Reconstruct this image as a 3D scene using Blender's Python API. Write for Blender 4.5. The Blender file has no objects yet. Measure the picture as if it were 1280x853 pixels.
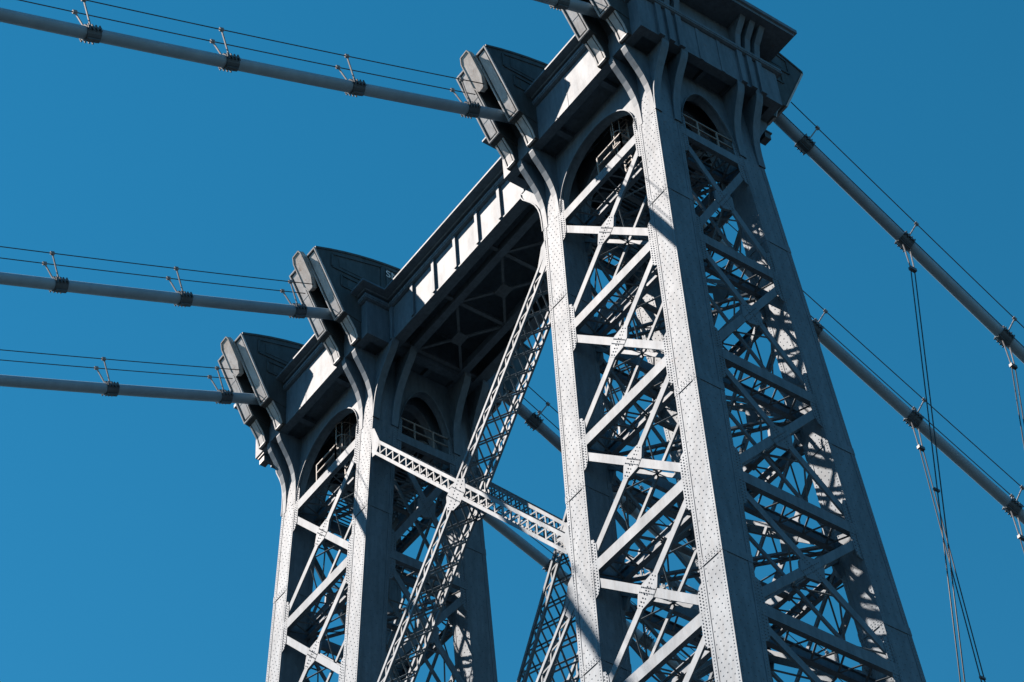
import bpy, math, random
from mathutils import Vector, Matrix
random.seed(4)
scene = bpy.context.scene
COL = scene.collection
V = Vector

# ------------------------------------------------------------------ camera, sky, sun, exposure
cam_d = bpy.data.cameras.new('camera')
cam = bpy.data.objects.new('camera', cam_d); COL.objects.link(cam)
cam_d.sensor_width = 36.0
cam_d.lens = 36.0 * 3026.525 / 1280.0
cam_d.clip_start = 0.5; cam_d.clip_end = 20000
_r = V((0.58190117, 0.81103539, -0.06010509)); _d = V((-0.61763924, 0.39264291, -0.68143475)); _f = V((-0.52906786, 0.43365094, 0.72940665))
cam.matrix_world = Matrix(((_r.x, -_d.x, -_f.x, 54.856), (_r.y, -_d.y, -_f.y, -44.741), (_r.z, -_d.z, -_f.z, 1.428), (0, 0, 0, 1)))
scene.camera = cam

LIGHT = V((0.92, 1.0, -1.40)).normalized()          # the way the sunlight travels
sun_el = math.asin(-LIGHT.z)
sun_az = math.atan2(-LIGHT.x, -LIGHT.y)               # from +Y towards +X
world = bpy.data.worlds.new('World'); scene.world = world; world.use_nodes = True
nt = world.node_tree; nt.nodes.clear()
sky = nt.nodes.new('ShaderNodeTexSky'); sky.sky_type = 'NISHITA'; sky.sun_disc = False
sky.sun_elevation = sun_el; sky.sun_rotation = sun_az
sky.air_density = 1.0; sky.dust_density = 0.0; sky.ozone_density = 4.0; sky.altitude = 0
hs = nt.nodes.new('ShaderNodeHueSaturation'); hs.inputs['Saturation'].default_value = 1.305; hs.inputs['Hue'].default_value = 0.476; hs.inputs['Value'].default_value = 1.05
bgn = nt.nodes.new('ShaderNodeBackground'); bgn.inputs['Strength'].default_value = 0.05
outn = nt.nodes.new('ShaderNodeOutputWorld')
nt.links.new(sky.outputs[0], hs.inputs['Color']); nt.links.new(hs.outputs[0], bgn.inputs['Color']); nt.links.new(bgn.outputs[0], outn.inputs['Surface'])
sl = bpy.data.lights.new('sun', 'SUN'); sl.energy = 4.8; sl.angle = math.radians(0.53); sl.color = (1.0, 0.85, 0.735)
so = bpy.data.objects.new('sun', sl); COL.objects.link(so)
so.rotation_euler = LIGHT.to_track_quat('-Z', 'Y').to_euler()
scene.view_settings.view_transform = 'Standard'; scene.view_settings.look = 'None'
scene.view_settings.exposure = 1.42; scene.view_settings.gamma = 1.0
scene.cycles.max_bounces = 4; scene.cycles.diffuse_bounces = 1

# ------------------------------------------------------------------ materials
def paint(name, base, dark, rough=0.62, rust=0.0, scale=1.0, bump=0.2, spec=0.27, streak=0.36):
    m = bpy.data.materials.new(name); m.use_nodes = True
    t = m.node_tree; n = t.nodes; l = t.links
    b = n['Principled BSDF']
    tc = n.new('ShaderNodeTexCoord')
    mp = n.new('ShaderNodeMapping'); mp.inputs['Scale'].default_value = (scale, scale, scale*0.35)
    l.new(tc.outputs['Object'], mp.inputs['Vector'])
    n1 = n.new('ShaderNodeTexNoise'); n1.inputs['Scale'].default_value = 1.1; n1.inputs['Detail'].default_value = 9; n1.inputs['Roughness'].default_value = 0.7
    l.new(mp.outputs[0], n1.inputs['Vector'])
    n2 = n.new('ShaderNodeTexNoise'); n2.inputs['Scale'].default_value = 7.0; n2.inputs['Detail'].default_value = 6
    l.new(mp.outputs[0], n2.inputs['Vector'])
    r1 = n.new('ShaderNodeValToRGB'); r1.color_ramp.elements[0].position = 0.34; r1.color_ramp.elements[1].position = 0.60
    r1.color_ramp.elements[0].color = (*dark, 1); r1.color_ramp.elements[1].color = (*base, 1)
    l.new(n1.outputs['Fac'], r1.inputs['Fac'])
    mx = n.new('ShaderNodeMix'); mx.data_type = 'RGBA'; mx.blend_type = 'MULTIPLY'; mx.inputs['Factor'].default_value = 0.5 if streak > .2 else 0.15
    r2 = n.new('ShaderNodeValToRGB'); r2.color_ramp.elements[0].position = 0.3; r2.color_ramp.elements[1].position = 0.62
    r2.color_ramp.elements[0].color = (0.66, 0.66, 0.67, 1); r2.color_ramp.elements[1].color = (1, 1, 1, 1)
    l.new(n2.outputs['Fac'], r2.inputs['Fac'])
    l.new(r1.outputs[0], mx.inputs['A']); l.new(r2.outputs[0], mx.inputs['B'])
    mp2 = n.new('ShaderNodeMapping'); mp2.inputs['Scale'].default_value = (5.0*scale, 5.0*scale, 0.28*scale); l.new(tc.outputs['Object'], mp2.inputs['Vector'])
    n4 = n.new('ShaderNodeTexNoise'); n4.inputs['Scale'].default_value = 1.0; n4.inputs['Detail'].default_value = 5; l.new(mp2.outputs[0], n4.inputs['Vector'])
    r4 = n.new('ShaderNodeValToRGB'); r4.color_ramp.elements[0].position = 0.36; r4.color_ramp.elements[1].position = 0.55
    r4.color_ramp.elements[0].color = (0.62, 0.61, 0.60, 1); r4.color_ramp.elements[1].color = (1, 1, 1, 1); l.new(n4.outputs['Fac'], r4.inputs['Fac'])
    m4 = n.new('ShaderNodeMix'); m4.data_type = 'RGBA'; m4.blend_type = 'MULTIPLY'; m4.inputs['Factor'].default_value = streak
    l.new(mx.outputs['Result'], m4.inputs['A']); l.new(r4.outputs[0], m4.inputs['B'])
    last = m4.outputs['Result']
    rr = n.new('ShaderNodeMapRange'); rr.inputs['To Min'].default_value = rough+0.10; rr.inputs['To Max'].default_value = rough-0.06
    l.new(n1.outputs['Fac'], rr.inputs['Value'])
    if rust > 0:
        n3 = n.new('ShaderNodeTexNoise'); n3.inputs['Scale'].default_value = 2.3; n3.inputs['Detail'].default_value = 10; n3.inputs['Roughness'].default_value = 0.75
        mp3 = n.new('ShaderNodeMapping'); mp3.inputs['Location'].default_value = (7.3, 2.1, 4.4); l.new(tc.outputs['Object'], mp3.inputs['Vector']); l.new(mp3.outputs[0], n3.inputs['Vector'])
        r3 = n.new('ShaderNodeValToRGB'); r3.color_ramp.elements[0].position = 0.66-rust*0.12; r3.color_ramp.elements[1].position = 0.78-rust*0.1
        r3.color_ramp.elements[0].color = (0, 0, 0, 1); r3.color_ramp.elements[1].color = (1, 1, 1, 1)
        l.new(n3.outputs['Fac'], r3.inputs['Fac'])
        m3 = n.new('ShaderNodeMix'); m3.data_type = 'RGBA'; l.new(r3.outputs[0], m3.inputs['Factor'])
        l.new(last, m3.inputs['A']); m3.inputs['B'].default_value = (0.12, 0.06, 0.035, 1)
        last = m3.outputs['Result']
    l.new(last, b.inputs['Base Color'])
    l.new(rr.outputs[0], b.inputs['Roughness'])
    b.inputs['Specular IOR Level'].default_value = spec
    bp = n.new('ShaderNodeBump'); bp.inputs['Strength'].default_value = bump; bp.inputs['Distance'].default_value = 0.02
    l.new(n2.outputs['Fac'], bp.inputs['Height']); l.new(bp.outputs[0], b.inputs['Normal'])
    return m
STEEL = paint('painted_steel', (0.098, 0.150, 0.200), (0.076, 0.116, 0.155), rust=0.25)
LATT = paint('painted_lattice', (0.102, 0.144, 0.180), (0.078, 0.108, 0.134), rust=0.3)
HOUSE = paint('sunlit_weathered_paint', (0.40, 0.43, 0.46), (0.30, 0.312, 0.32), rust=0.15, bump=0.25)  # lighter copy of the housing paint: sunlight on the front panels put into the colour
SHELL = paint('shaded_weathered_paint', (0.055, 0.072, 0.084), (0.035, 0.045, 0.052), rust=0.1, bump=0.25)  # near-black copy: shade on housing flanks and console bodies put into the colour
PLATE = paint('stained_cover_plate', (0.42, 0.43, 0.44), (0.26, 0.24, 0.22), rust=0.9, bump=0.25)
CABLE = paint('cable_wrap_paint', (0.21, 0.32, 0.41), (0.175, 0.27, 0.35), rough=0.5, scale=0.6, spec=0.3, streak=0.1, bump=0.03)
BAND = paint('cast_band_paint', (0.08, 0.115, 0.145), (0.05, 0.075, 0.095), rough=0.5, rust=0.2)
ROPE = paint('rope_steel', (0.04, 0.042, 0.045), (0.025, 0.026, 0.028), rough=0.5)
GALV = paint('galvanised_rope', (0.24, 0.235, 0.24), (0.17, 0.165, 0.17), rough=0.45)
RAIL = paint('railing_paint', (0.22, 0.215, 0.21), (0.17, 0.16, 0.15), rust=0.3)
RUSTY = paint('rusty_edge', (0.20, 0.13, 0.09), (0.13, 0.07, 0.045), rust=0.8)
GRAF = paint('white_spray_paint', (0.65, 0.65, 0.66), (0.5, 0.5, 0.52), bump=0.05)
GROUND = paint('ground_earth', (0.022, 0.027, 0.03), (0.014, 0.017, 0.018), rough=0.9, scale=0.1)

# ------------------------------------------------------------------ mesh building
class MB:
    def __init__(s): s.v = []; s.f = []
    def poly(s, *pts):
        b = len(s.v); s.v += [tuple(p) for p in pts]; s.f.append(tuple(range(b, b+len(pts))))
    def hexa(s, p):           # 8 corners: bottom ring 0-3, top ring 4-7
        b = len(s.v); s.v += [tuple(q) for q in p]
        for q in ((3,2,1,0),(4,5,6,7),(0,1,5,4),(1,2,6,5),(2,3,7,6),(3,0,4,7)): s.f.append(tuple(b+i for i in q))
    def box(s, x0, x1, y0, y1, z0, z1):
        s.hexa([(x0,y0,z0),(x1,y0,z0),(x1,y1,z0),(x0,y1,z0),(x0,y0,z1),(x1,y0,z1),(x1,y1,z1),(x0,y1,z1)])
    def bar(s, p0, p1, w, t, n):
        p0 = V(p0); p1 = V(p1); a = (p1-p0).normalized(); b = a.cross(V(n)).normalized(); c = b.cross(a).normalized()
        b *= w/2; c *= t/2
        s.hexa([p0-b-c, p0+b-c, p0+b+c, p0-b+c, p1-b-c, p1+b-c, p1+b+c, p1-b+c])
    def prism(s, pts, off):   # polygon (3D points) thrust along off
        off = V(off); n = len(pts); b = len(s.v)
        s.v += [tuple(V(p)) for p in pts] + [tuple(V(p)+off) for p in pts]
        s.f.append(tuple(range(b+n-1, b-1, -1))); s.f.append(tuple(range(b+n, b+2*n)))
        for i in range(n):
            j = (i+1) % n; s.f.append((b+i, b+j, b+n+j, b+n+i))
    def strip(s, A, B, off):  # solid between two matched polylines A,B thrust along off
        off = V(off); n = len(A); b = len(s.v)
        for q in (A, B): s.v += [tuple(V(p)) for p in q]
        for q in (A, B): s.v += [tuple(V(p)+off) for p in q]
        for i in range(n-1):
            a0, a1, b0, b1 = b+i, b+i+1, b+n+i, b+n+i+1
            o = 2*n
            s.f += [(a0,a1,b1,b0), (a0+o,b0+o,b1+o,a1+o), (a0,a0+o,a1+o,a1), (b0,b1,b1+o,b0+o)]
        for i in (0, n-1): s.f.append((b+i, b+n+i, b+3*n+i, b+2*n+i))
    def tube(s, pts, r, n=12, cap=True):
        pts = [V(p) for p in pts]; b = len(s.v); m = len(pts)
        for i, p in enumerate(pts):
            a = (pts[min(i+1, m-1)]-pts[max(i-1, 0)]).normalized()
            u = a.cross(V((1,0,0)) if abs(a.x) < .9 else V((0,1,0))).normalized(); w = a.cross(u)
            for k in range(n):
                t = 2*math.pi*k/n; s.v.append(tuple(p + r*(math.cos(t)*u+math.sin(t)*w)))
        for i in range(m-1):
            for k in range(n):
                k2 = (k+1) % n; s.f.append((b+i*n+k, b+i*n+k2, b+(i+1)*n+k2, b+(i+1)*n+k))
        if cap:
            s.f.append(tuple(b+k for k in range(n-1, -1, -1))); s.f.append(tuple(b+(m-1)*n+k for k in range(n)))
    def rivet(s, p, n, u, w, r=0.029, h=0.017):
        b = len(s.v)
        for k in range(6):
            t = math.pi*k/3; s.v.append(tuple(p + u*(r*math.cos(t)) + w*(r*math.sin(t))))
        for k in range(6):
            t = math.pi*k/3; s.v.append(tuple(p + n*h + u*(r*.45*math.cos(t)) + w*(r*.45*math.sin(t))))
        for k in range(6):
            k2 = (k+1) % 6; s.f.append((b+k, b+k2, b+6+k2, b+6+k))
        s.f.append(tuple(b+6+k for k in range(6)))
    def build(s, name, mat, parent=None, smooth=False, label=None):
        me = bpy.data.meshes.new(name); me.from_pydata(s.v, [], s.f); me.materials.append(mat); me.validate(); 
        import bmesh
        bm = bmesh.new(); bm.from_mesh(me); bmesh.ops.recalc_face_normals(bm, faces=bm.faces); bm.to_mesh(me); bm.free()
        if smooth:
            for p in me.polygons: p.use_smooth = len(p.vertices) == 4
        o = bpy.data.objects.new(name, me); COL.objects.link(o)
        if parent is not None: o.parent = parent
        if label: o['label'] = label
        return o
def thing(name, label, cat, group=None):
    o = bpy.data.objects.new(name, None); COL.objects.link(o); o.empty_display_size = 0.5
    o['label'] = label; o['category'] = cat
    if group: o['group'] = group
    return o
def holder(name, parent):
    o = bpy.data.objects.new(name, None); COL.objects.link(o); o.parent = parent; return o

# ------------------------------------------------------------------ ground
g = MB(); g.poly((-6000,-6000,0),(6000,-6000,0),(6000,6000,0),(-6000,6000,0))
go = g.build('ground', GROUND); go['kind'] = 'structure'

# ------------------------------------------------------------------ tower geometry
Z0 = 76.0; CW = 1.10; CD = 1.22; BAT = 0.0507; LEAN = 0.036; YO = 2.769
XS = {'E': -13.157, 'D': -6.857, 'A': 6.857, 'B': 13.157}
LEV = [76.0, 69.139, 62.523, 56.231, 50.147, 44.3]
def cx(c, z): return XS[c] + (1 if XS[c] > 0 else -1)*LEAN*(Z0-z)
def yo(z): return YO + BAT*(Z0-z)                       # outer face distance from the centre plane
tower = thing('bridge_tower', 'tall grey riveted steel suspension bridge tower with braced twin legs', 'bridge tower')

SEAM = [71.03, 60.13, 51.85, 40.5]
def column(c, s):
    m = MB(); z0, z1 = 0.0, 80.30
    def ring(z, ex=0.0):
        x = cx(c, z); a = s*(yo(z)+ex); b = s*(yo(z)-CD-ex)
        return [(x-CW/2-ex, a, z), (x+CW/2+ex, a, z), (x+CW/2+ex, b, z), (x-CW/2-ex, b, z)]
    m.hexa(ring(z0)+ring(z1))
    # edge cover strips on each face
    W = 0.17; P = 0.018
    za, zb = 30.0, 78.2
    for fx in (-1, 1):                                   # strips on the outer and inner transverse faces
        for t0, t1 in ((0.0, W), (CD-W, CD)):
            q = []
            for z in (za, zb):
                x0 = cx(c, z)+fx*CW/2; ya = s*(yo(z)-t0); yb = s*(yo(z)-t1)
                q += [(x0-fx*.01, ya, z), (x0+fx*P, ya, z), (x0+fx*P, yb, z), (x0-fx*.01, yb, z)]
            m.hexa(q)
    for t in (0.0, CD):
        sg = s if t == 0 else -s
        for a in (-1, 1):
            q = []
            for z in (za, zb):
                yy = s*(yo(z)-t); xa = cx(c, z)+a*(CW/2+P); xb = cx(c, z)+a*(CW/2-W)
                q += [(xa, yy-sg*.01, z), (xa, yy+sg*P, z), (xb, yy+sg*P, z), (xb, yy-sg*.01, z)]
            m.hexa(q)
    # rivets on the -Y facing side and the +X facing side
    zr0, zr1 = 46.0, 77.8
    n = V((0, -1, -BAT if s < 0 else BAT)).normalized(); u = V((1, 0, 0)); w = n.cross(u)
    t = 0.0 if s < 0 else CD
    def py(z): return s*(yo(z)-t)
    z = zr0; i = 0
    while z < zr1:
        for a in (-1, 1):
            m.rivet(V((cx(c, z)+a*(CW/2-.075), py(z)-P, z)), n, u, w)
        if i % 2 == 0:
            k = (i//2) % 2
            for q in ((-.30, -.10, .10, .30) if k else (-.20, 0.0, .20)):
                if random.random() < .93: m.rivet(V((cx(c, z)+q, py(z), z)), n, u, w)
        z += 0.135; i += 1
    n = V((1, 0, LEAN)).normalized(); u = V((0, 1, 0)); w = n.cross(u)
    z = zr0; i = 0
    while z < zr1:
        for q in (.08, CD-.08):
            m.rivet(V((cx(c, z)+CW/2+P, s*(yo(z)-q), z)), n, u, w)
        if i % 2 == 0:
            for q in ((.32, .61, .90) if (i//2) % 2 else (.46, .76)):
                m.rivet(V((cx(c, z)+CW/2, s*(yo(z)-q), z)), n, u, w)
        z += 0.135; i += 1
    o = m.build('column', STEEL, tower)
    # splice plates: a proud band whose lower edge makes the seam
    for zs in SEAM[:3]:
        sp = MB()
        e = 0.030
        r0 = ring(zs, e); r1 = ring(zs+.34, e)
        sp.hexa(r0+r1)
        n = V((0, -1, 0)); u = V((1, 0, 0)); w = V((0, 0, 1))
        for zz in (zs+.07, zs+.17, zs+.27):
            for k in range(8):
                x = cx(c, zz)-CW/2+.07+k*.137+(.03 if zz == zs+.17 else 0)
                sp.rivet(V((x, (s*yo(zz) if s < 0 else s*(yo(zz)-CD))-e, zz)), n, u, w, 0.028)
        sp.build('splice_plate', STEEL, o)
    return o
for c in XS:
    for s in (-1, 1): column(c, s)

# face frames: P(u,z,t): u across the clear bay, t from outer face (0) to inner plane (1)
def face_x(L, R, s):
    def P(u, z, t, e=0.0):
        xa = cx(L, z)+CW/2; xb = cx(R, z)-CW/2
        return V((xa+(xb-xa)*u, s*(yo(z)-t*CD+e), z))
    return P, V((0, s, 0))
def face_y(c, o):
    def P(u, z, t, e=0.0):
        yi = yo(z)-CD
        return V((cx(c, z)+o*(CW/2-t*CW+e), -yi+2*yi*u, z))
    return P, V((o, 0, 0))
FACES = []
for L, R in (('E', 'D'), ('A', 'B')):
    for s in (-1, 1): FACES.append((face_x(L, R, s), 'x'))
    FACES.append((face_y(L, -1), 'y')); FACES.append((face_y(R, 1), 'y'))
SD = 0.49; TH = 0.10
def strut(P, N, z, kind):
    m = MB(); zc = z-SD/2
    i0 = TH*0.5/CD
    m.bar(P(0, zc, i0, .012), P(1, zc, i0, .012), SD, TH, N)
    m.bar(P(0, zc, 1-i0), P(1, zc, 1-i0), SD, TH, N)
    for t in (0.10, 0.90):                               # flange lips, top and bottom
        for dz in (-.02, -SD+.02):
            m.bar(P(0, z+dz, t), P(1, z+dz, t), 0.16, 0.035, (0, 0, 1))
    for u0, sg in ((0, 1), (1, -1)):                      # riveted end plates
        w = 0.29/((P(1, z, 0)-P(0, z, 0)).length)*sg
        for t, d in ((0, -.035), (1, .035)):
            m.prism([P(u0, z+1.15, t), P(u0+w*.6, z+1.05, t), P(u0+w, z+.75, t), P(u0+w, z-SD-.75, t), P(u0+w*.6, z-SD-1.05, t), P(u0, z-SD-1.15, t)], N*d)
        if (N.y < 0 or N.x > 0):
            u = V((1, 0, 0)) if N.y else V((0, 1, 0)); ww = V((0, 0, 1))
            for k in range(18):
                for q in (.25, .7): m.rivet(P(u0+w*q, z+.9-k*.14, 0), N, u, ww, .03, .03)
    o = m.build('strut', STEEL, tower)
    l = MB(); n = 7 if kind == 'x' else 5
    for k in range(n):
        zz = z-SD+.05
        l.bar(P((k+.1)/n, zz, .12), P((k+.5)/n, zz, .88), .07, .025, (0, 0, 1))
        l.bar(P((k+.5)/n, zz, .88), P((k+.9)/n, zz, .12), .07, .025, (0, 0, 1))
    l.build('lacing', LATT, o)
    return o
def xbrace(P, N, z0, z1, kind):
    h = holder('cross_bracing', tower)
    za = z0-SD-.32; zb = z1+.32
    w = 0.31
    ends = [((0, za), (1, zb)), ((0, zb), (1, za))]
    l = MB(); n = 3
    for j, (a, b) in enumerate(ends):
        m = MB()
        m.bar(P(a[0], a[1], .055, .002*j), P(b[0], b[1], .055, .002*j), w, .08+.004*j, N)
        m.bar(P(a[0], a[1], .945, -.002*j), P(b[0], b[1], .945, -.002*j), w*.5, .08+.004*j, N)
        m.build('diagonal', STEEL, h)
        f = lambda q: (a[0]+(b[0]-a[0])*q, a[1]+(b[1]-a[1])*q)
        for k in range(n):
            q0, q1, q2 = f((k+.05)/n), f((k+.5)/n), f((k+.95)/n)
            A = P(q0[0], q0[1], .08); B = P(q1[0], q1[1], .92); Cc = P(q2[0], q2[1], .08)
            ax = (P(*b, .5)-P(*a, .5)).normalized().cross(N)
            l.bar(A, B, .06, .03, ax); l.bar(B, Cc, .06, .03, ax)
    l.build('lacing', LATT, h)
    zc = (za+zb)/2
    gm = MB()
    for t, d in ((.055, .05),):
        c = P(.5, zc, t); ds = []
        for a, b in ends: ds.append((P(b[0], b[1], t)-P(a[0], a[1], t)).normalized())
        d1, d2 = ds
        p1 = d1.cross(N).normalized(); p2 = d2.cross(N).normalized()
        L1, L2 = .50, .62
        pts = [c+d1*L1+p1*w*.62, c+d1*L1-p1*w*.62, c+d2*L2-p2*w*.55, c+d2*L2+p2*w*.55, c-d1*L1-p1*w*.62, c-d1*L1+p1*w*.62, c-d2*L2+p2*w*.55, c-d2*L2-p2*w*.55]
        e1 = (P(1, zc, t)-P(0, zc, t)).normalized()
        pts.sort(key=lambda p: math.atan2((p-c).z, (p-c).dot(e1)))
        gm.prism([p+N*(-.055) for p in pts], N*.11)
        if (N.y < 0 or N.x > 0) and t < .5:
            u = e1; ww = V((0, 0, 1))
            for dd, LL in ((d1, L1), (d2, L2)):
                pp = dd.cross(N).normalized()
                for k in range(-4, 5):
                    for q in (-.09, .09):
                        gm.rivet(c+dd*(k*LL/4.6)+pp*q+N*.055, N, u, ww, .03, .03)
    gm.build('gusset_plate', STEEL, h)
for (P, N), kind in FACES:
    for i, z in enumerate(LEV): strut(P, N, z, kind)
    for i in range(len(LEV)-1): xbrace(P, N, LEV[i], LEV[i+1], kind)

# horizontal diaphragms inside each leg
def diaphragm(L, R, z):
    m = MB(); zz = z-.30
    x0 = cx(L, z)+CW/2; x1 = cx(R, z)-CW/2; y = yo(z)-CD
    for s in (-1, 1):
        for off in (-.22, .22):
            m.bar((x0, -s*(y-.1)+off, zz), (x1, s*(y-.1)+off, zz), .12, .10, (0, 0, 1))
        n = 7
        for k in range(n):
            f = lambda q, o: V((x0+(x1-x0)*q, s*(y-.1)*(2*q-1)+o, zz))
            m.bar(f(k/n, -.2), f((k+.5)/n, .2), .05, .03, (0, 0, 1)); m.bar(f((k+.5)/n, .2), f((k+1)/n, -.2), .05, .03, (0, 0, 1))
    xm = (x0+x1)/2
    m.bar((xm, -y-.3, zz-.13), (xm, y+.3, zz-.13), .22, .12, (0, 0, 1))
    m.build('diaphragm_bracing', LATT, tower)
for L, R in (('E', 'D'), ('A', 'B')):
    for z in LEV: diaphragm(L, R, z)

# ------------------------------------------------------------------ capitals: curved brackets and arches under the top
ZB = 80.05; FY = 3.70                                     # underside of the entablature, its face
CURVE_Y = [(76.2, 0.02), (77.0, 0.05), (77.5, 0.10), (77.95, 0.20), (78.4, 0.36), (78.8, 0.56), (79.2, 0.80), (79.55, 1.02), (79.85, 1.14), (80.08, 1.16)]
def rib_y(c, s):                                           # two webs standing out from the outer face of a column
    for a in (-1, 1):
        m = MB(); w = 0.27
        A = []; B = []
        for z, e in CURVE_Y:
            x = cx(c, z)+a*(CW/2-.145)-w/2
            A.append((x, s*(yo(76.)-.05*(z-76)*1+e-.0), z)); B.append((x, s*(yo(z)-.25), z))
        m.strip(A, B, (w, 0, 0))
        m.build('curved_bracket', STEEL, tower)
def rib_x(c, s, o, reach):
    for t in (.12, CD-.12):
        m = MB(); w = 0.22
        A = []; B = []
        for z, e in CURVE_Y:
            y = s*(yo(z)-t)-w/2
            A.append((cx(c, z)+o*(CW/2+.02+e*reach), y, z)); B.append((cx(c, z)+o*(CW/2-.2), y, z))
        m.strip(A, B, (0, w, 0))
        # curved flange along the edge
        A2 = [(p[0]+o*.03, p[1]-.06, p[2]) for p in A]; B2 = [(p[0]-o*.03, p[1]-.06, p[2]) for p in A]
        m.strip(A2, B2, (0, w+.12, 0))
        m.build('curved_bracket', STEEL, tower)
for c in XS:
    sgn = 1 if XS[c] > 0 else -1
    for s in (-1, 1):
        rib_y(c, s)
        if c in 'BE': rib_x(c, s, sgn, 0.85)
        else: rib_x(c, s, -sgn, 1.12)
def arch(P, N, rise, kind):
    m = MB(); n = 28; z0 = 76.02
    for t in (.04, .92):
        A = []; B = []; F0 = []; F1 = []
        wbay = (P(1, 77, 0)-P(0, 77, 0)).length; mg = .10/wbay
        for k in range(n+1):
            th = math.pi*k/n
            u = .5-.5*math.cos(th)*(1-2*mg)
            if kind == 'x': z = z0+.15+rise*math.sin(th)**0.85
            else: z = z0+.15+rise*(1-abs(math.cos(th))**1.9)**.58
            A.append(P(u, z, t)); B.append(P(u, 80.2, t))
            F0.append(P(u, z, t, .09)); F1.append(P(u, z+.07, t, .09))
        m.strip(A, B, -N*.05)
        m.strip(F0, F1, -N*.42)
        for u0, u1 in ((0, mg), (1-mg, 1)):
            m.hexa([P(u0, z0, t), P(u1, z0, t), P(u1, z0, t)-N*.05, P(u0, z0, t)-N*.05, P(u0, 80.2, t), P(u1, 80.2, t), P(u1, 80.2, t)-N*.05, P(u0, 80.2, t)-N*.05])
    m.build('portal_arch', STEEL, tower)
for (P, N), kind in FACES: arch(P, N, 2.95, kind)

# ------------------------------------------------------------------ entablatures over the legs and girder between them
def ring_profile(m, x0, x1, y0, y1, prof, xe0=0, xe1=0):
    R = []
    for z, o in prof:
        R.append([(x0-o-(xe0 if o > .3 else 0), y0-o, z), (x1+o+(xe1 if o > .3 else 0), y0-o, z), (x1+o+(xe1 if o > .3 else 0), y1+o, z), (x0-o-(xe0 if o > .3 else 0), y1+o, z)])
    for a, b in zip(R, R[1:]):
        for i in range(4):
            j = (i+1) % 4; m.poly(a[i], a[j], b[j], b[i])
    m.poly(*R[-1]); m.poly(*R[0][::-1])
CROWN = [(82.46, .06), (82.62, .06), (82.63, .20), (82.68, .24), (82.71, .48), (82.73, .56), (82.83, .56), (82.84, .50)]
MOLD = [(82.18, .05), (82.22, .16), (82.28, .16), (82.30, .19), (82.44, .19), (82.45, .06)]
for sg in (-1, 1):
    e = holder('entablature', tower)
    x0, x1 = (5.2, 14.6) if sg > 0 else (-14.6, -5.2)
    m = MB()
    m.box(x0, x1, -FY, FY, ZB+.35, 82.46)                  # body, soffit set up inside a lip
    for a, b, c_, d in ((x0, x1, -FY, -FY+.40), (x0, x1, FY-.40, FY), (x0, x0+.40, -FY+.40, FY-.40), (x1-.40, x1, -FY+.40, FY-.40)):
        m.box(a, b, c_, d, ZB, ZB+.352)
    # soffit beams
    for x in (x0+3.2, x0+6.2): m.box(x-.13, x+.13, -FY+.4, FY-.4, ZB+.05, ZB+.36)
    for y in (-1.4, 0, 1.4): m.box(x0+.4, x1-.4, y-.1, y+.1, ZB+.12, ZB+.358)
    m.build('wall', STEEL, e)
    m = MB(); ring_profile(m, x0, x1, -FY, FY, MOLD); m.build('molding', STEEL, e)
    m = MB(); ring_profile(m, x0 if sg > 0 else -13.95, 13.95 if sg > 0 else x1, -FY, FY, CROWN); m.build('cornice', STEEL, e)
    # pilaster strips and plate seams
    xo = x1 if sg > 0 else x0
    for yc in (-2.15, 2.15):
        for dy in (-.52, 0, .52):
            m = MB(); m.box(min(xo, xo+sg*.12), max(xo, xo+sg*.12), yc+dy-.14, yc+dy+.14, ZB+.002, 82.17); m.build('pilaster_strip', STEEL, e)
            q0, q1 = sg*14.44, sg*14.95
            m = MB(); m.prism([(q0, yc+dy-.14, 82.47), (sg*14.72, yc+dy-.14, 82.47), (sg*14.85, yc+dy-.14, 83.2), (sg*15.35, yc+dy-.14, 83.94), (q0, yc+dy-.14, 83.94)], (0, .28, 0)); m.build('modillion', STEEL, e)
    for y in (-.56, .56):
        m = MB(); m.box(min(xo, xo+sg*.03), max(xo, xo+sg*.03), y-.09, y+.09, ZB+.002, 82.17); m.build('seam_plate', STEEL, e)
    for s in (-1, 1):
        x = (XS['A']+XS['B'])/2*sg-.25
        m = MB(); m.box(x-.012, x+.012, s*FY-.012, s*FY+.012, ZB+.004, 82.17); m.build('seam_strip', STEEL, e)
    # higher crown over the outer end
    m = MB(); xa, xb = (13.6, 14.9) if sg > 0 else (-14.9, -13.6)
    ring_profile(m, xa, xb, -FY+.35, FY-.35, [(82.465, -.45), (83.93, -.45), (83.95, .78), (84.08, .80), (84.11, .90), (84.32, .90), (84.34, .8)])
    m.build('end_parapet', STEEL, e)
# girder between the legs
cg = holder('top_girder', tower); GY = 2.45
m = MB()
for s in (-1, 1):
    ya, yb = (s*GY, s*(GY-.10)); m.box(-5.2, 5.2, min(ya, yb), max(ya, yb), 80.12, 82.46)
    ya, yb = (s*(GY+.06), s*(GY-.45)); m.box(-5.199, 5.199, min(ya, yb), max(ya, yb), 80.04, 80.12)
    ya, yb = (s*1.35-.17, s*1.35+.17); m.box(-5.198, 5.198, ya, yb, 80.08, 80.5)
m.box(-5.197, 5.197, -GY+.1, GY-.1, 82.3, 82.46)
m.build('web_plate', STEEL, cg)
for s in (-1, 1):
    for i in range(7):
        x = -4.98+i*1.66; m = MB()
        m.box(x-.09, x+.09, min(s*GY, s*(GY+.13)), max(s*GY, s*(GY+.13)), 80.122, 82.17)
        m.build('stiffener', STEEL, cg)
m = MB()
for a, b in ((-5.1, -1.7), (-1.7, 1.7), (1.7, 5.1)):
    for s in (-1, 1): m.bar((a, -s*1.3, 80.2), (b, s*1.3, 80.2), .12, .08, (0, 0, 1))
    m.box((a+b)/2-.35, (a+b)/2+.35, -.28, .28, 80.13, 80.16)
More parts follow.
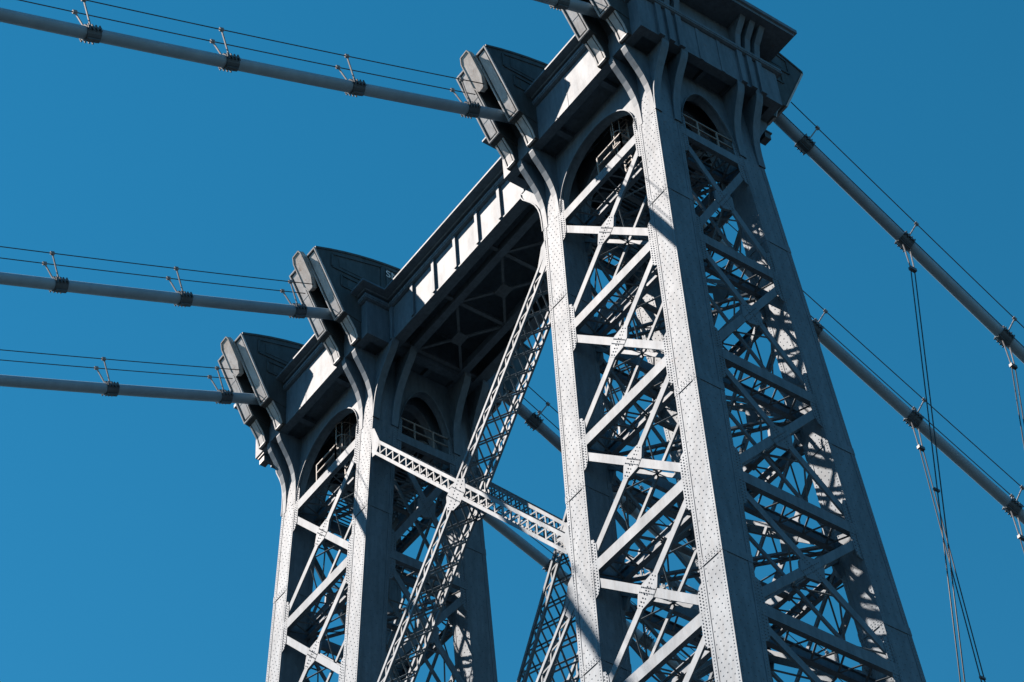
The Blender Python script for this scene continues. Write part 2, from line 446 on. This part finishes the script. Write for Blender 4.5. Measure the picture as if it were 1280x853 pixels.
for x in (-5.05, -1.7, 1.7, 5.05): m.bar((x, -2.3, 80.3), (x, 2.3, 80.3), .18, .14, (0, 0, 1))
m.build('lateral_bracing', LATT, cg)
m = MB(); ring_profile(m, -5.0, 5.0, -GY, GY, MOLD); m.build('molding', STEEL, cg)
m = MB(); ring_profile(m, -5.0, 5.0, -GY, GY, [(z, o*1.15) for z, o in CROWN]); m.build('cornice', STEEL, cg)

# ------------------------------------------------------------------ saddle housings
SX = {'E': -12.98, 'D': -6.68, 'A': 6.68, 'B': 12.98}
FB = (4.60, 81.30); FT = (6.15, 84.75)
def roof(y): return 86.1-1.35*(y/6.15)**2
def housing(c):
    h = holder('saddle_housing', tower); X = SX[c]
    half = [(FT[0], FT[1])] + [(y, roof(y)) for y in (5.4, 4.6, 3.6, 2.4, 1.2, 0)]
    low = [(0, 81.0), (3.3, 81.0), (FB[0], FB[1])]
    right = low + half                                     # y>=0 outline
    full = [(-y, z) for y, z in right[::-1]][0:] 
    prof = [(y, z) for y, z in right] + [(-y, z) for y, z in right[::-1] if y > 0]
    m = MB()
    for a, b in ((-1.05, -.35), (.35, 1.05)):
        m.prism([(X+a, y, z) for y, z in prof], (b-a, 0, 0))
    # recessed middle
    def inset(d):
        q = []
        for y, z in prof:
            k = 1 if abs(y) > 4.55 else (0.0)
            q.append((y-math.copysign(d*k, y), z-.02))
        return q
    m.prism([(X-.36, y, z) for y, z in inset(1.0)], (.72, 0, 0))
    # roof cover band over the middle
    ys = [-6.0+i*1.0 for i in range(13)]
    m.strip([(X-.44, y, roof(y)) for y in ys], [(X-.44, y, roof(y)-.12) for y in ys], (.88, 0, 0))
    # proud edge of the roof
    for a in (-1.09, 1.01):
        yy = [-6.15+i*12.3/16 for i in range(17)]
        m.strip([(X+a, y, roof(y)+.03) for y in yy], [(X+a, y, roof(y)-.09) for y in yy], (.08, 0, 0))
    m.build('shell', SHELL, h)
    # raised frames on the outer side walls
    for sx_ in (-1, 1):
        m = MB(); x = X+sx_*1.05
        def fr(y0, y1, zt0, zt1, zb):
            # frame with a top edge following the roof
            P = [(y0, zb), (y1, zb), (y1, zt1), (y0, zt0)]
            for (a, b) in zip(P, P[1:]+P[:1]):
                m.bar((x, a[0], a[1]), (x, b[0], b[1]), .10, .09, (1, 0, 0))
            cy = sum(p[0] for p in P)/4; cz = sum(p[1] for p in P)/4
            Q = [(cy+(p[0]-cy)*.72, cz+(p[1]-cz)*.70) for p in P]
            m.prism([(x-.02, a, b) for a, b in Q], (.04+.0, 0, 0)) if sx_ > 0 else m.prism([(x+.02, a, b) for a, b in Q], (-.04, 0, 0))
        for s in (-1, 1):
            fr(s*5.25, s*2.55, roof(5.25)-.3, roof(2.55)-.3, 83.95)
            fr(s*2.25, s*.35, roof(2.25)-.3, roof(.35)-.3, 83.95)
            fr(s*4.75, s*2.55, 83.65, 83.65, 82.95)
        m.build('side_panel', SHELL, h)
    # framed end panels, facing along the cable
    for s in (-1, 1):
        dn = V((0, s*(FB[0]-FT[0]), FB[1]-FT[1])); L = dn.length; dn.normalize()
        nn = V((0, s*abs(dn.z), dn.y*s)); nn = V((0, s, 0)) - dn*V((0, s, 0)).dot(dn); nn.normalize()
        for a, b, ext in ((-1.05, -.35, 0.0), (.35, 1.05, 0.0)):
            m = MB(); top = V((0, s*FT[0], FT[1]))
            def pt(x, d, e): return V((X+x, 0, 0))+top+dn*d+nn*e
            dd0, dd1 = .02, L-.02+ext
            for (p, q) in (((a+.03, dd0), (a+.03, dd1)), ((b-.03, dd0), (b-.03, dd1)), ((a+.062, dd0+.03), (b-.062, dd0+.03)), ((a+.062, dd1-.03), (b-.062, dd1-.03))):
                m.bar(pt(*p, .03), pt(*q, .03), .06, .12, nn)
            m.prism([pt(a+.145, dd0+.16, 0), pt(b-.145, dd0+.16, 0), pt(b-.145, dd1-.16, 0), pt(a+.145, dd1-.16, 0)], nn*.05)
            for f in (.42, .74): m.bar(pt(a+.145, L*f, .051), pt(b-.145, L*f, .051), .02, .012, nn)
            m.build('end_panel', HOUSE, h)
        m = MB()
        cxx = 0.0
        oc = [(-.20, -.34), (.26, -.36), (.33, -.16), (.33, 1.15), (.14, 1.66), (-.12, 1.66), (-.33, 1.30), (-.33, -.05)]
        m.prism([pt(x, d, .0) for x, d in oc], nn*(.27 if s < 0 else .12))
        ed = [pt(x, d, (.275 if s < 0 else .125)) for x, d in oc]
        for p, q in zip(ed, ed[1:]+ed[:1]): m.bar(p, q, .05, .05, nn)
        m.build('cover_plate', PLATE, h)
        # consoles below the two end panels
        for a in (-.72, .72):
            m = MB(); x0 = X+a-.30
            y1 = FB[0]-.12
            m.prism([(x0, s*(FY-.02), ZB+.02), (x0, s*(FY+.16), ZB+.02), (x0, s*(FY+.30), ZB+.55), (x0, s*(y1-.1), 81.25), (x0, s*y1, 81.42), (x0, s*(FY-.02), 82.1)], (.60, 0, 0))
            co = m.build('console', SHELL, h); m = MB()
            # frame and panel on the sloping front
            A_ = V((0, s*(FY+.16), ZB+.05)); B_ = V((0, s*(FY+.30), ZB+.55)); C_ = V((0, s*(y1-.1), 81.25))
            for (p, q) in ((A_, B_), (B_, C_)):
                n_ = V((0, -(q-p).z*-1*s*s, 0)); d_ = (q-p).normalized(); n_ = V((0, s, 0))-d_*d_.y*s; n_.normalize()
                m.prism([V((x0+.15, 0, 0))+p+n_*.0, V((x0+.45, 0, 0))+p, V((x0+.45, 0, 0))+q, V((x0+.15, 0, 0))+q], n_*.03)
                for xx in (x0+.05, x0+.55): m.bar(V((xx, 0, 0))+p, V((xx, 0, 0))+q, .08, .10, n_)
            m.bar(V((x0+.09, 0, 0))+A_, V((x0+.51, 0, 0))+A_, .08, .10, (0, s, 0))
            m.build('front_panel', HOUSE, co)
    if c == 'D':                                           # spray-painted letters on the flank
        cu = bpy.data.curves.new('graffiti', 'FONT'); cu.body = 'SNDY'; cu.size = 0.62; cu.extrude = 0.004
        to = bpy.data.objects.new('graffiti', cu); COL.objects.link(to)
        dg = bpy.context.evaluated_depsgraph_get(); me = bpy.data.meshes.new_from_object(to.evaluated_get(dg)); bpy.data.objects.remove(to)
        me.materials.append(GRAF)
        xf = X+1.112
        me.transform(Matrix(((0, 0, 1, xf), (1, 0, 0, -2.35), (0, 1, 0, 85.02), (0, 0, 0, 1))))
        o = bpy.data.objects.new('graffiti', me); COL.objects.link(o); o.parent = h
for c in SX: housing(c)

# ------------------------------------------------------------------ diagonal lattice braces between the two legs
def lattice_member(m, l, p0, p1, s, w=.62, depth=1.15):
    a = (p1-p0).normalized(); N = V((0, s, 0)); b = a.cross(N).normalized()
    inn = lambda z, t: V((0, s*(yo(z)-t), 0))
    L = (p1-p0).length
    for t in (.05, depth):
        q0 = p0+inn(p0.z, t); q1 = p1+inn(p1.z, t)
        for sg in (-1, 1):
            m.bar(q0+b*sg*(w/2-.07), q1+b*sg*(w/2-.07), .14, .10, N)
        n = int(L/.80)
        for k in range(n):
            f = lambda q, sg: q0.lerp(q1, q)+b*sg*(w/2-.15)
            l.bar(f(k/n, -1), f((k+.5)/n, 1), .07, .03, N); l.bar(f((k+.5)/n, 1), f((k+1)/n, -1), .07, .03, N)
    for sg in (-1, 1):
        n = int(L/.9)
        for k in range(n):
            for r0, r1 in ((.08, depth-.05), (depth-.05, .08)):
                pa = p0.lerp(p1, k/n); pb = p0.lerp(p1, (k+1)/n)
                l.bar(pa+inn(pa.z, r0)+b*sg*(w/2-.01), pb+inn(pb.z, r1)+b*sg*(w/2-.01), .07, .03, b)
for s in (-1, 1):
    for zt, zb in ((74.55 if s < 0 else 75.1, 58.0), (55.6, 39.0)):
        h = holder('portal_bracing', tower)
        zc = (zt+zb)/2
        xl = lambda z: cx('D', z)+CW/2; xr = lambda z: cx('A', z)-CW/2
        C0 = V((0, 0, zc+.33))
        for (pa, pb) in ((V((xl(zt), 0, zt)), V((xr(zb), 0, zb))), (V((xr(zt), 0, zt)), V((xl(zb), 0, zb)))):
            m = MB(); l = MB()
            lattice_member(m, l, pa, pb, s)
            o = m.build('diagonal', STEEL, h); l.build('lacing', LATT, o)
            for p, sg in ((pa, 1), (pb, -1)):              # end gussets on the columns
                d = (pb-pa).normalized()*sg; ox = math.copysign(1, d.x)
                for t in (.0,):
                    gm = MB(); y = s*(yo(p.z)-t)
                    gm.prism([(p.x-ox*.02, y, p.z+.95), (p.x+ox*.25, y, p.z+.75), (p.x+d.x*.75+.22*abs(d.z)*ox, y, p.z+d.z*.75+.25), (p.x+d.x*.75-.22*abs(d.z)*ox, y, p.z+d.z*.75-.25), (p.x+ox*.05, y, p.z-.8), (p.x-ox*.02, y, p.z-.95)], (0, -s*.05, 0))
                    gm.build('gusset_plate', STEEL, h)
        N = V((0, s, 0))
        d1 = (V((xr(zb), 0, zb))-V((xl(zt), 0, zt))).normalized(); d2 = V((-d1.x, 0, d1.z))
        for t in (-.02, 1.15):
            gm = MB(); c = V((0, s*(yo(zc)-t), zc)); pts = []
            for d in (d1, d2):
                p = d.cross(N).normalized()
                for sg in (-1, 1):
                    for q in (-1, 1): pts.append(c+d*.66*sg+p*.27*q)
            pts.sort(key=lambda p: math.atan2((p-c).z, (p-c).x))
            gm.prism(pts, (0, -s*.06, 0))
            if s < 0 and t < 0:
                for d in (d1, d2):
                    p = d.cross(N).normalized()
                    for k in range(-4, 5):
                        for q in (-.19, .19): gm.rivet(c+d*(k*.14)+p*q, N, V((1, 0, 0)), V((0, 0, 1)), .03, .03)
            gm.build('gusset_plate', STEEL, h)

# ------------------------------------------------------------------ galleries, ladders, stairs
def rail_run(m, p, q, n, hgt=1.02, drop=0.04):
    p = V(p); q = V(q); up = V((0, 0, 1)); nn = (q-p).cross(up).normalized()
    for k in range(n+1):
        a = p.lerp(q, k/n); m.bar(a-up*drop, a+up*hgt, .06, .06, nn)
    for hh in (hgt, hgt*.52): m.bar(p+up*hh, q+up*hh, .055, .055, nn)
for (L, R) in (('E', 'D'), ('A', 'B')):
    x0 = cx(L, 76)+CW/2; x1 = cx(R, 76)-CW/2; y = YO
    m = MB()
    sg = 1 if L == 'A' else -1
    xa = x0+(x1-x0)*(.49 if L == 'A' else .33); xb = xa+1.52
    rail_run(m, (xa, -y+.06, 76.06), (xb, -y+.06, 76.06), 1)
    rail_run(m, (xb, -y+.06, 76.06), (xb, -y+1.6, 76.06), 1)
    m.build('railing', RAIL, tower)
    for xf in (cx(R, 76)+CW/2-.1, cx(L, 76)-CW/2+.1):
        m = MB(); rail_run(m, (xf, -1.5, 76.06), (xf, 1.5, 76.06), 3); m.build('railing', RAIL, tower)
    m = MB(); rail_run(m, (x0+.1, y-.1, 76.06), (x1-.1, y-.1, 76.06), 4); m.build('railing', RAIL, tower)
    m = MB()
    m.bar((xa-.2, -y+.10, 76.03), (xb+.1, -y+.10, 76.03), .14, .05, (0, 0, 1))
    m.build('toe_board', RUSTY, tower)
    m = MB()                                               # grating platform, bars with gaps
    for k in range(26):
        xx = x0+.1+k*(x1-x0-.2)/25
        m.bar((xx, -y+CD+.02, 75.99), (xx, y-CD-.02, 75.99), .06, .04, (0, 0, 1))
    m.build('walkway', LATT, tower)
    # caged ladder
    lx = xa+(.70 if L == 'A' else .95); ly = -y+.75
    m = MB()
    for a in (-.22, .22): m.bar((lx+a, ly+.35, 75.9), (lx+a, ly+.35, 80.3), .07, .05, (0, 1, 0))
    for k in range(14): m.bar((lx-.22, ly+.35, 76.2+k*.3), (lx+.22, ly+.35, 76.2+k*.3), .03, .03, (0, 1, 0))
    lo = m.build('ladder', RAIL, tower)
    m = MB()
    for zz in (77.55, 78.3, 79.1, 79.8):
        pts = [V((lx+.40*math.sin(t), ly+.30-.62*math.cos(t)*.9+.0, zz)) for t in [(-1.75+i*3.5/10) for i in range(11)]]
        for a, b in zip(pts, pts[1:]): m.bar(a, b, .05 if zz > 77.6 else .09, .02, (b-a).cross(V((0, 0, 1))))
    for t in (-1.4, -.7, 0, .7, 1.4):
        pp = V((lx+.40*math.sin(t), ly+.30-.56*math.cos(t), 0)); m.bar(pp+V((0, 0, 77.55)), pp+V((0, 0, 80.2)), .04, .015, (0, 1, 0))
    m.build('safety_cage', RAIL, lo)
# zigzag stair inside each leg with landings
for (L, R) in (('E', 'D'),):
    for i in range(len(LEV)-1):
        zt = LEV[i]-.6; zb = LEV[i+1]
        xm = (cx(L, zb)+cx(R, zb))/2; w = .38
        s = 1 if i % 2 else -1; off = .55*s
        ya, yb = -1.25*s, 1.25*s
        m = MB()
        for q in (-w, w): m.bar((xm+off+q, ya, zt), (xm+off+q, yb, zb), .20, .05, (1, 0, 0))
        n = 22
        for k in range(1, n):
            f = k/n; m.box(xm+off-w+.02, xm+off+w-.02, ya+(yb-ya)*f-.11, ya+(yb-ya)*f+.11, zt+(zb-zt)*f-.02, zt+(zb-zt)*f+.02)
        for q in (-w, w):
            for hh in (.5, 1.0): m.bar((xm+off+q, ya, zt+hh), (xm+off+q, yb, zb+hh), .045, .045, (1, 0, 0))
            for k in range(5): m.bar((xm+off+q, ya+(yb-ya)*k/4, zt+(zb-zt)*k/4), (xm+off+q, ya+(yb-ya)*k/4, zt+(zb-zt)*k/4+1), .045, .045, (1, 0, 0))
        m.build('stair', LATT, tower)
# small fixture boxes under the top
for c, s in (('B', 1), ('E', -1)):
    m = MB(); x = cx(c, 79)+.1; y = s*3.86; z = 79.55
    if c == 'E': x = -14.1; y = -3.5; z = 79.62
    m.box(x-.2, x+.2, y-.16, y+.16, z-.2, z+.15); m.box(x-.26, x+.26, y-.22, y+.22, z+.15, z+.22); m.box(x-.05, x+.05, y-.05, y+.05, z+.22, z+.75)
    m.build('fixture_box', BAND, tower)

# ------------------------------------------------------------------ main cables
CG = 'four main cables'
def cable_z(y):
    a = abs(y)
    if y <= 0:
        return 84.22-.465*a + .0009*min(max(a-6, 0), 60)**2
    return 84.84-.54*a + .0008*max(a-6, 0)**2
def cz(y):                                                 # rounded over the saddle
    if -5 < y < 5:
        t = (y+5)/10; z0, z1 = cable_z(-5), cable_z(5); 
        d0, d1 = .465*10, -.54*10
        h00 = 2*t**3-3*t*t+1; h10 = t**3-2*t*t+t; h01 = -2*t**3+3*t*t; h11 = t**3-t*t
        return h00*z0+h10*d0+h01*z1+h11*d1
    return cable_z(y)
def cxx_(c, y):
    x = SX[c]
    if y > 4.6 and c in 'BE': x -= math.copysign(.04*(y-4.6), x)
    return x
SLAB = {'B': 'nearest grey main cable, over the housing cut by the top edge of the photo', 'A': 'long grey main cable entering the upper left housing beside the near leg', 'D': 'grey main cable entering the middle housing with white graffiti on its flank', 'E': 'farthest grey main cable, entering the lowest of the housings at left'}
bands_y = [-6.4-5.72*k for k in range(6)] + [6.6+5.25*k for k in range(7)]
SUSP = {'B': 'upper right cable', 'A': 'lower right cable', 'D': 'third main cable', 'E': 'farthest main cable'}
ORD = ['first', 'second', 'third', 'fourth', 'fifth', 'sixth']
for c in 'BADE':
    t = thing('main_cable', SLAB[c], 'cable', CG)
    ys = [-150+i*4.0 for i in range(26)] + [-46+i*1.0 for i in range(93)] + [50+i*4.0 for i in range(26)]
    P = lambda y: V((cxx_(c, y), y, cz(y)+(.055*max(-y-2, 0) if c == 'B' else 0)+(.062*max(y, 0) if c == 'E' else 0)))
    m = MB(); m.tube([P(y) for y in ys], .25, 18); m.build('cable', CABLE, t, smooth=True)
    def nrm(y): d = (P(y+.1)-P(y-.1)).normalized(); n = V((1, 0, 0)).cross(d); return (n if n.z > 0 else -n).normalized(), d
    for y in bands_y:
        n, d = nrm(y); o = P(y)
        m = MB(); m.tube([o-d*.30, o+d*.30], .290, 16)
        for sg in (-1, 1):                                 # flange lugs and bolts along both seams
            m.bar(o-d*.29+V((sg*.30, 0, 0)), o+d*.29+V((sg*.30, 0, 0)), .10, .08, n)
            for k in range(4):
                q = o+d*(-.25+k*.167)+V((sg*.33, 0, 0)); m.bar(q-n*.14, q+n*.14, .05, .05, V((1, 0, 0)))
        m.bar(o-d*.2+n*.31, o+d*.2+n*.31, .24, .07, n); m.bar(o-d*.28-n*.31, o+d*.28-n*.31, .16, .06, n)
        b = m.build('cable_band', BAND, t)
        m = MB()
        for sg in (-1, 1):
            m.bar(o+n*.3+V((sg*.15, 0, 0)), o+n*1.42+V((sg*.33, 0, 0)), .05, .05, V((1, 0, 0)))
            q = o+n*1.42+V((sg*.33, 0, 0)); m.bar(q-d*.09, q+d*.09, .11, .13, n)
        m.build('rope_post', GALV, b)
    for sg in (-1, 1):
        for rng in ([y for y in ys if y <= -6] + [-5.2], [5.2] + [y for y in ys if y >= 6]):
            m = MB(); pts = []
            for y in rng:
                n, d = nrm(y); k = 1.42
                pts.append(P(y)+n*k+V((sg*.33, 0, 0)))
            m.tube(pts, .022, 6); m.build('hand_rope', ROPE, t, smooth=True)
    # suspenders on the main-span side
    if c in 'BA':
        for i, y in enumerate(bands_y[7:10]):
            o = P(y); TX, TY = (.055, .08) if c == 'B' else (0, -.01)
            sname = 'first' if i == 0 else ORD[i]
            st = thing('suspender', '%s suspender rope pair out from the tower, hanging under the %s' % (sname, SUSP[c]), 'suspender rope', 'suspender ropes')
            m = MB()
            for sy in (-.2, .2):
                m.tube([o+V((0, sy, -.28)), o+V((0, sy*.85, -.6)), o+V((0, sy*.55, -1.75))], .03, 6)
            m.build('rope_loop', GALV, st)
            m = MB(); bx_ = o+V((0, 0, -1.8)); m.box(bx_.x-.08, bx_.x+.08, bx_.y-.17, bx_.y+.17, bx_.z-.08, bx_.z+.08); m.build('clamp', BAND, st); m = MB()
            for zz in (-14.5,): q = o+V((TX*zz, TY*zz, zz)); m.box(q.x-.05, q.x+.05, q.y-.14, q.y+.14, q.z-.05, q.z+.05)
            m.build('clamp', BAND, st)
            for sy in (-.11, .11):
                m = MB(); m.tube([o+V((0, sy, -1.75)), V((o.x-TX*(o.z-40), o.y+sy-TY*(o.z-40), 40))], .026, 6); m.build('rope', ROPE, st, smooth=True)
